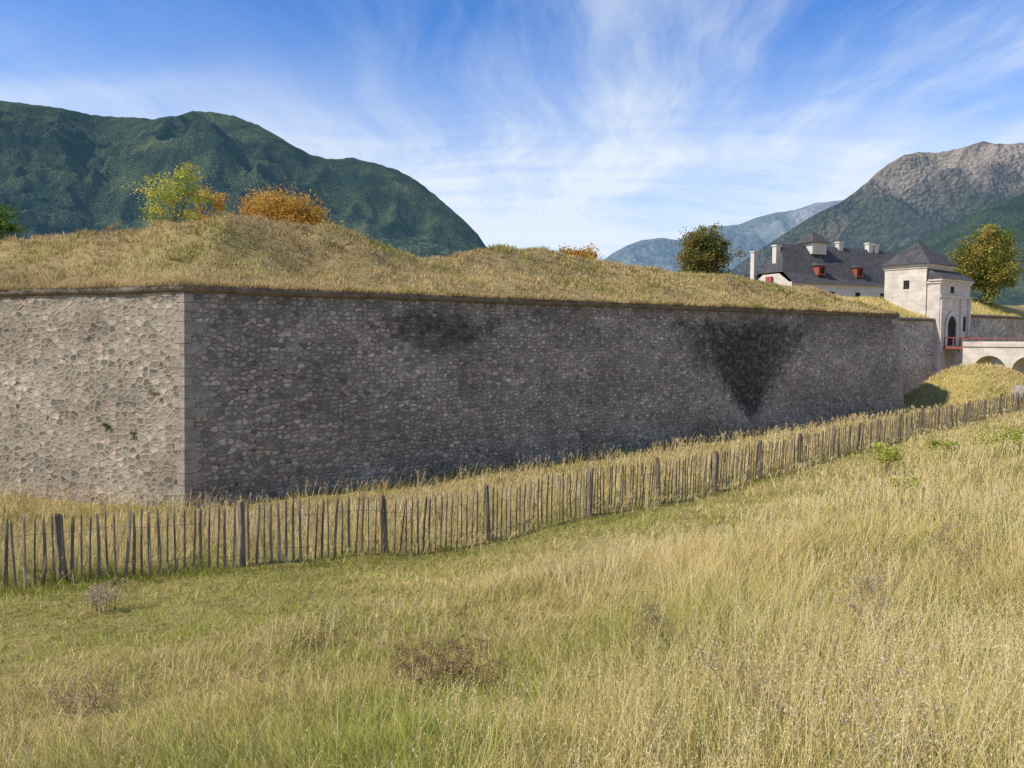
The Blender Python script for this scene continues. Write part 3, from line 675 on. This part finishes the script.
tree('ash_tree.001',at(213,46,10.0),5.3,2.4,1.2,ORG+YGL[:1],'small tree with yellow and orange leaves on the rampart',0.13,44,80,seed=5,trunk_r=0.07)
tree('autumn_tree',at(283,52,9.0),7.4,6.2,3.0,ORG,'broad low tree with bright orange autumn leaves',0.16,170,130,seed=8,trunk_r=0.14)
tree('autumn_tree.001',at(578,75,9.0),6.3,4.4,3.0,ORG,'broad low tree with bright orange autumn leaves',0.22,90,90,seed=9,trunk_r=0.12)
tree('green_tree',at(0,46,9.0),5.4,3.0,2.0,GR,'small dark green tree at the rampart',0.16,50,90,seed=12,trunk_r=0.1)
tree('maple_tree',at(702,100,9.0),12.4,6.6,2.4,OG,'rounded tree with dark olive and rust leaves',0.28,180,130,seed=15,trunk_r=0.28)
tree('maple_tree.001',at(983,98,9.0),11.9,7.5,1.4,OG2,'broad tree turning golden brown beside the gatehouse',0.28,210,130,seed=18,trunk_r=0.3)
tree('shrub',at(117,41,11.2),1.3,0.8,0.2,[(0.5,0.3,0.16),(0.4,0.3,0.1)],'small reddish shrub on the rampart crest',0.08,16,30,'shrub',0.02,seed=20)
for i,(a,b_,h,wd_) in enumerate([(886,476,1.0,0.9),(1003,454,0.9,1.9),(945,458,0.6,1.0),(905,494,0.4,0.7)]):
    q=hit(a,b_); tree('weed_shrub' if i==0 else 'weed_shrub.%03d'%i,tuple(q),h,wd_,0.1,[(0.44,0.46,0.08),(0.58,0.57,0.11),(0.30,0.35,0.06)],'leafy yellow-green weed standing in the tall grass',0.045+0.001*q[1],30,40,'shrub',0.015,seed=30+i,sgr=(0.07,0.14))
for i,(sx,zz) in enumerate([(1.35,4.0),(3.6,2.7),(4.4,6.0),(2.3,2.5)]):
    p=C0+VU*(BAT*zz/HT)+dL*sx
    tree('wall_weed' if i==0 else 'wall_weed.%03d'%i,(p[0],p[1],zz),0.3,0.45 if i==0 else 0.26,0.0,[(0.12,0.15,0.04),(0.22,0.19,0.08)],'small weed tuft rooted in the stone wall',0.05,9,26,'plant',0.01,seed=50+i,sgr=(0.12,0.22))

# ------------------------------------------------------------ gatehouse
yawR=math.atan2(dR[1],dR[0])
gate=bpy.data.objects.new('gatehouse',None); COL.objects.link(gate); gate.location=(GO[0],GO[1],0); gate.rotation_euler=(0,0,yawR)
gate['label']='white stone fortress gatehouse with slate pyramid roofs'; gate['category']='gatehouse'
def part(name,mb,mat,par,smooth=False,**k): return obj(name,mb.make(name,mat,smooth),par,**k)
mb=MB(); mb.box(-0.2,6.2,1.3,5.6,0,13.6); part('tower_wall',mb,M_PALE,gate)
mb=MB(); mb.box(-0.42,6.42,1.08,5.82,13.6,13.85); mb.box(-0.3,6.3,1.2,5.7,13.4,13.598); part('cornice',mb,M_PALE,gate)
mb=MB(); mb.hip(-0.65,6.65,0.85,6.05,13.85,16.5,2.5,3.5); part('roof',mb,M_SLATE,gate)
mb=MB(); mb.tube((2.8,3.45,16.3),(2.8,3.45,16.9),0.06,0.02,6); mb.tube((2.8,3.45,16.5),(2.8,3.45,16.62),0.13,0.13,8); part('finial',mb,M_SLATE,gate)
mb=MB(); mb.box(0.0,7.6,0.0,1.29,0,12.0); mb.box(6.21,7.55,1.292,4.5,0,12.0); part('porch_wall',mb,M_PALE2,gate)
mb=MB(); mb.box(-0.25,7.85,-0.25,1.07,12.0,12.25); mb.box(-0.12,7.72,-0.12,1.28,11.75,11.998); mb.box(-0.16,7.76,-0.2,-0.002,10.3,10.55); part('cornice.001',mb,M_PALE,gate)
mb=MB(); mb.face([(-0.35,-0.4,12.252),(7.95,-0.4,12.252),(7.3,1.2,13.3),(0.1,1.2,13.3)]); mb.face([(7.95,-0.4,12.252),(7.95,4.6,12.252),(7.3,4.2,13.3),(7.3,1.2,13.3)]); mb.face([(-0.35,-0.4,12.252),(0.1,1.2,13.3),(-0.35,1.06,12.252)]); mb.face([(0.1,1.2,13.3),(7.3,1.2,13.3),(7.3,4.2,13.3),(0.1,4.2,13.3)]); part('roof.001',mb,M_SLATE,gate)
for i,x0 in enumerate((0.1,4.95,6.95)):
    mb=MB(); mb.box(x0,x0+0.55,-0.17,-0.003,4.6,10.298); part('pilaster' if i==0 else 'pilaster.%03d'%i,mb,M_PALE,gate)
def arch(mb,cx,w,z0,zs,y,n=12):
    r=w/2; pts=[(cx-r,y,z0),(cx+r,y,z0)]
    for i in range(n+1):
        a=math.pi*i/n; pts.append((cx+r*math.cos(a),y,zs+r*math.sin(a)))
    mb.face(pts)
mb=MB(); arch(mb,2.9,2.2,5.3,7.3,-0.02); part('door',mb,M_DARK,gate)
mb=MB(); cx=2.9
for i in range(13):
    a0=math.pi*i/13; a1=math.pi*(i+0.93)/13
    p=[(cx+r*math.cos(a),7.3+r*math.sin(a)) for r,a in ((1.12,a0),(1.6,a0),(1.6,a1),(1.12,a1))]
    mb.face([(q[0],-0.16,q[1]) for q in p])
    for k in range(4): q,q2=p[k],p[(k+1)%4]; mb.face([(q[0],-0.16,q[1]),(q2[0],-0.16,q2[1]),(q2[0],-0.004,q2[1]),(q[0],-0.004,q[1])])
mb.box(cx-1.6,cx-1.12,-0.16,-0.004,4.9,7.28); mb.box(cx+1.12,cx+1.6,-0.16,-0.004,4.9,7.28)
part('door_surround',mb,M_PALE,gate)
for i,(x0,x1,z0,z1) in enumerate([(2.5,3.3,10.8,11.5),(6.0,6.6,6.8,8.4)]):
    mb=MB(); mb.box(x0,x1,-0.03,-0.005,z0,z1); part('window' if i==0 else 'window.%03d'%i,mb,M_DARK,gate)
mb=MB(); mb.box(-0.225,-0.203,3.0,3.6,11.3,12.2); part('window.002',mb,M_DARK,gate)

# bridge
br=bpy.data.objects.new('arched_bridge',None); COL.objects.link(br); br.location=(GO[0],GO[1],0); br.rotation_euler=(0,0,yawR)
br['label']='pale stone arched bridge leading to the fortress gate'; br['category']='bridge'
prof=[(2.0,-0.5)]; t=3.0
while t<34:
    prof.append((t,-0.5)); prof.append((t,2.9))
    for i in range(1,14):
        a=math.pi*(1-i/14); prof.append((t+1.45+1.45*math.cos(a),2.9+1.45*math.sin(a)))
    prof.append((t+2.9,2.9)); prof.append((t+2.9,-0.5)); t+=3.4
prof.append((37.5,-0.5))
mb=MB(); XA,XB,ZT=0.9,4.9,5.25
for (t0,z0),(t1,z1) in zip(prof[:-1],prof[1:]):
    if t1>t0+1e-6:
        mb.face([(XA,-t0,z0),(XA,-t1,z1),(XA,-t1,ZT),(XA,-t0,ZT)]); mb.face([(XB,-t1,z1),(XB,-t0,z0),(XB,-t0,ZT),(XB,-t1,ZT)])
        mb.face([(XA,-t0,ZT),(XA,-t1,ZT),(XB,-t1,ZT),(XB,-t0,ZT)])
    mb.face([(XA,-t0,z0),(XB,-t0,z0),(XB,-t1,z1),(XA,-t1,z1)])
mb.face([(XA,-2,-0.5),(XA,-2,ZT),(XB,-2,ZT),(XB,-2,-0.5)])
part('bridge_span',mb,M_PALE,br)
for i,x0 in enumerate((XA-0.12,XB-0.28)):
    mb=MB(); mb.box(x0,x0+0.4,-37.4,-2.02,5.254,5.75); part('parapet' if i==0 else 'parapet.001',mb,M_PALE2,br)
mb=MB()
for x0 in (XA,XB-0.1):
    mb.box(x0,x0+0.08,-2.0,-0.2,6.12,6.2)
    for yy in (-2.0,-1.1,-0.28): mb.box(x0+0.01,x0+0.07,yy,yy+0.07,5.22,6.118)
mb.box(XA,XB,-1.98,-0.17,5.0,5.215)
part('railing',mb,M_RED,br)
mb=MB(); mb.box(XA-0.02,XA+0.04,-9,-2.02,6.06,6.12)
for yy in np.arange(-8.9,-2.2,1.65): mb.box(XA-0.01,XA+0.03,yy,yy+0.05,5.752,6.058)
part('railing.001',mb,M_RED,br)

# ------------------------------------------------------------ barracks building
ya=math.radians(25); bo=((790-512)/F*112,112,9.0)
bar=bpy.data.objects.new('barracks_building',None); COL.objects.link(bar); bar.location=bo; bar.rotation_euler=(0,0,ya)
bar['label']='long pale building with steep slate roof and red dormers'; bar['category']='building'
Lb,Db,ez,rz=27.0,8.6,5.5,11.7
mb=MB(); mb.box(0,Lb,0,Db,-1,ez); mb.face([(0.0,0.5,ez),(0.0,Db-0.5,ez),(0.0,Db*0.70,ez+1.4),(0.0,Db*0.30,ez+1.4)]); part('wall',mb,M_RENDER,bar)
mb=MB(); e=0.45
a=(-0.15,-e,ez-0.2);b_=(Lb+e,-e,ez-0.2);c=(Lb+e,Db+e,ez-0.2);d=(-0.15,Db+e,ez-0.2)
m1=(-0.15,Db*0.20,ez+1.6); m2=(-0.15,Db*0.80,ez+1.6); r1=(2.2,Db/2,rz); r2=(Lb-0.5,Db/2,rz)
mb.face([a,b_,r2,r1,m1]); mb.face([b_,c,r2]); mb.face([c,d,m2,r1,r2]); mb.face([m1,r1,m2]); part('roof',mb,M_SLATE,bar)
lt=bpy.data.objects.new('roof_lantern',None); COL.objects.link(lt); lt.parent=bar; lt.location=(7.0,Db/2,rz)
mb=MB(); mb.box(0,3.0,-1.5,1.5,-1.5,0.3); part('lantern_wall',mb,M_RENDER,lt)
mb=MB(); mb.hip(-0.5,3.5,-2.0,2.0,0.3,2.4,1.5,1.5); part('lantern_roof',mb,M_SLATE,lt)
for i,(x0,y0,z0,z1) in enumerate([(-0.35,Db-1.0,4,10.6),(0.6,Db/2-.4,8,11.2),(14.0,Db/2-.4,10,12.4),(20.8,Db/2-.4,10,12.6),(22.2,Db/2-.4,8,12.4)]):
    mb=MB(); mb.box(x0,x0+0.9,y0,y0+0.8,z0,z1); mb.box(x0-.12,x0+1.02,y0-.12,y0+.92,z1,z1+0.2); part('chimney' if i==0 else 'chimney.%03d'%i,mb,M_RENDER,bar)
for i,x0 in enumerate((6.2,14.4)):
    dm=bpy.data.objects.new('dormer' if i==0 else 'dormer.%03d'%i,None); COL.objects.link(dm); dm.parent=bar; dm.location=(x0,0.7,ez+1.2)
    mb=MB(); mb.box(0,1.5,0,2.2,0,1.5); part('dormer_wall' if i==0 else 'dormer_wall.%03d'%i,mb,M_RED,dm)
    mb=MB(); mb.box(0.35,1.15,-0.04,-0.003,0.25,1.25); part('window.%03d'%(i+10),mb,M_DARK,dm)
    mb=MB(); mb.hip(-0.2,1.7,-0.3,3.2,1.5,2.2,0.75,0.7501,1.8); part('dormer_roof' if i==0 else 'dormer_roof.%03d'%i,mb,M_SLATE,dm)
mb=MB(); mb.box(-0.5,-0.16,Db*.5-.6,Db*.5+.6,ez-0.6,ez+1.0); part('shutter',mb,M_RED,bar)
for i in range(4):
    mb=MB(); mb.box(2.2+i*5.6,3.2+i*5.6,-0.04,-0.003,2.4,4.2); part('window.%03d'%(i+20),mb,M_DARK,bar)

def rock(name,loc,r,seed,label):
    import bmesh
    bm=bmesh.new(); bmesh.ops.create_icosphere(bm,subdivisions=4,radius=1)
    for v in bm.verts:
        n_=mnoise.fractal(v.co*1.2+Vector((seed,0,0)),1,2,4); v.co=v.co*(1+0.25*n_); v.co.x*=r[0];v.co.y*=r[1];v.co.z*=r[2]
    me=bpy.data.meshes.new(name); bm.to_mesh(me); bm.free(); me.materials.append(M_QUOIN); obj(name,me,loc=loc,label=label,category='rock')
q=at(1022,56,0); rock('boulder',(q[0],q[1],1.9),(0.6,0.7,0.75),2,'grey boulder on the grassy bank near the bridge')

# ------------------------------------------------------------ mountains
def mount_mat(name,forest,rock_,tl0,tl1,haze_glow,tree_sc,bumpd,meadow=None,ns=5.5):
    m,g,b=newmat(name); tc=g.add('ShaderNodeTexCoord').outputs['Object']; z=g.add('ShaderNodeSeparateXYZ',None,i0=tc).outputs[2]
    n=g.noise(tc,tree_sc*0.06,7,0.62).outputs[0]; n2=g.noise(tc,tree_sc*0.9,5,0.75).outputs[0]; vo=g.add('ShaderNodeTexVoronoi',None,Vector=tc,Scale=tree_sc)
    fc=g.mix(g.mr(n,0.35,0.65),c4(forest[0]),c4(forest[1])); v=g.m('MULTIPLY',g.mr(n2,0.3,0.7,0.6,1.5),g.mr(vo.outputs['Distance'],0.1,0.8,1.3,0.6))
    fc=g.mix(1.0,fc,g.gray(v),'MULTIPLY')
    h=g.m('SUBTRACT',1.0,vo.outputs['Distance'])
    if rock_:
        lines=g.noise(g.vscale(tc,(1,1,0.35)),tree_sc*0.10,9,0.78).outputs[0]
        rc=g.mix(g.mr(lines,0.40,0.60),c4(rock_[0]),c4(rock_[1]))
        f=g.mr(g.m('ADD',z,g.m('MULTIPLY',g.m('SUBTRACT',g.noise(tc,tree_sc*0.03,7,0.7).outputs[0],0.5),(tl1-tl0)*ns)),tl0,tl1)
        fc=g.mix(f,fc,rc)
    if meadow:
        f=g.mr(g.noise(tc,tree_sc*0.03,6,0.65).outputs[0],0.60,0.64); fc=g.mix(g.m('MULTIPLY',f,0.5),fc,c4(meadow))
    g.set(b.inputs['Base Color'],fc); g.set(b.inputs['Normal'],g.add('ShaderNodeBump',None,Strength=0.8,Distance=bumpd,Height=g.m('ADD',h,g.m('MULTIPLY',n2,0.6))))
    b.inputs['Specular IOR Level'].default_value=0.0
    b.inputs['Emission Color'].default_value=c4(haze_glow); b.inputs['Emission Strength'].default_value=1.0  # even bluish emission stands in for distance haze
    return m
def mountain(name,pts,dc,d0,mat,namp,freq,seed,jit,nrow=150,step=3,pw=0.9):
    pts=sorted(pts); xs=np.arange(pts[0][0],pts[-1][0]+1,step); ys=np.interp(xs,[p[0] for p in pts],[p[1] for p in pts])
    T=np.concatenate([np.linspace(0,1,nrow),np.linspace(1.02,1.5,14)]); PX,TT=np.meshgrid(xs,T); HY,_=np.meshgrid(ys,T)
    cdep=dc*(1+0.12*(fbm(PX*0.008,PX*0,2,seed+40)-0.5)); D=d0+(cdep-d0)*TT; X=(PX-512)/F*D
    v=(384-HY)/F; Hc=EYE+cdep*(-math.sin(PITCH)+v*math.cos(PITCH))/(math.cos(PITCH)+v*math.sin(PITCH))
    g_=np.where(TT<=1,np.clip(TT,0,1)**pw,1-(TT-1)*1.6)
    env=np.clip(TT,0,1)*(1-np.clip(TT,0,1)**3)*1.5
    nz=(ridged(X*freq,D*freq,6,seed)-0.66)
    Z=-30+(Hc+30)*g_+nz*namp*env*np.clip(Hc/800,0.15,1.5)+(fbm(X*freq*25,D*freq*25,2,seed+9)-0.5)*jit
    lim=EYE+(Hc-EYE)*(D/cdep)*1.0
    Z=np.where(TT<1,np.minimum(Z,lim-2),Z)
    obj(name,mesh_np(name,np.stack([X,D,Z],-1).reshape(-1,3),[grid_faces(*PX.shape)],mat=mat,smooth=True),kind='structure')
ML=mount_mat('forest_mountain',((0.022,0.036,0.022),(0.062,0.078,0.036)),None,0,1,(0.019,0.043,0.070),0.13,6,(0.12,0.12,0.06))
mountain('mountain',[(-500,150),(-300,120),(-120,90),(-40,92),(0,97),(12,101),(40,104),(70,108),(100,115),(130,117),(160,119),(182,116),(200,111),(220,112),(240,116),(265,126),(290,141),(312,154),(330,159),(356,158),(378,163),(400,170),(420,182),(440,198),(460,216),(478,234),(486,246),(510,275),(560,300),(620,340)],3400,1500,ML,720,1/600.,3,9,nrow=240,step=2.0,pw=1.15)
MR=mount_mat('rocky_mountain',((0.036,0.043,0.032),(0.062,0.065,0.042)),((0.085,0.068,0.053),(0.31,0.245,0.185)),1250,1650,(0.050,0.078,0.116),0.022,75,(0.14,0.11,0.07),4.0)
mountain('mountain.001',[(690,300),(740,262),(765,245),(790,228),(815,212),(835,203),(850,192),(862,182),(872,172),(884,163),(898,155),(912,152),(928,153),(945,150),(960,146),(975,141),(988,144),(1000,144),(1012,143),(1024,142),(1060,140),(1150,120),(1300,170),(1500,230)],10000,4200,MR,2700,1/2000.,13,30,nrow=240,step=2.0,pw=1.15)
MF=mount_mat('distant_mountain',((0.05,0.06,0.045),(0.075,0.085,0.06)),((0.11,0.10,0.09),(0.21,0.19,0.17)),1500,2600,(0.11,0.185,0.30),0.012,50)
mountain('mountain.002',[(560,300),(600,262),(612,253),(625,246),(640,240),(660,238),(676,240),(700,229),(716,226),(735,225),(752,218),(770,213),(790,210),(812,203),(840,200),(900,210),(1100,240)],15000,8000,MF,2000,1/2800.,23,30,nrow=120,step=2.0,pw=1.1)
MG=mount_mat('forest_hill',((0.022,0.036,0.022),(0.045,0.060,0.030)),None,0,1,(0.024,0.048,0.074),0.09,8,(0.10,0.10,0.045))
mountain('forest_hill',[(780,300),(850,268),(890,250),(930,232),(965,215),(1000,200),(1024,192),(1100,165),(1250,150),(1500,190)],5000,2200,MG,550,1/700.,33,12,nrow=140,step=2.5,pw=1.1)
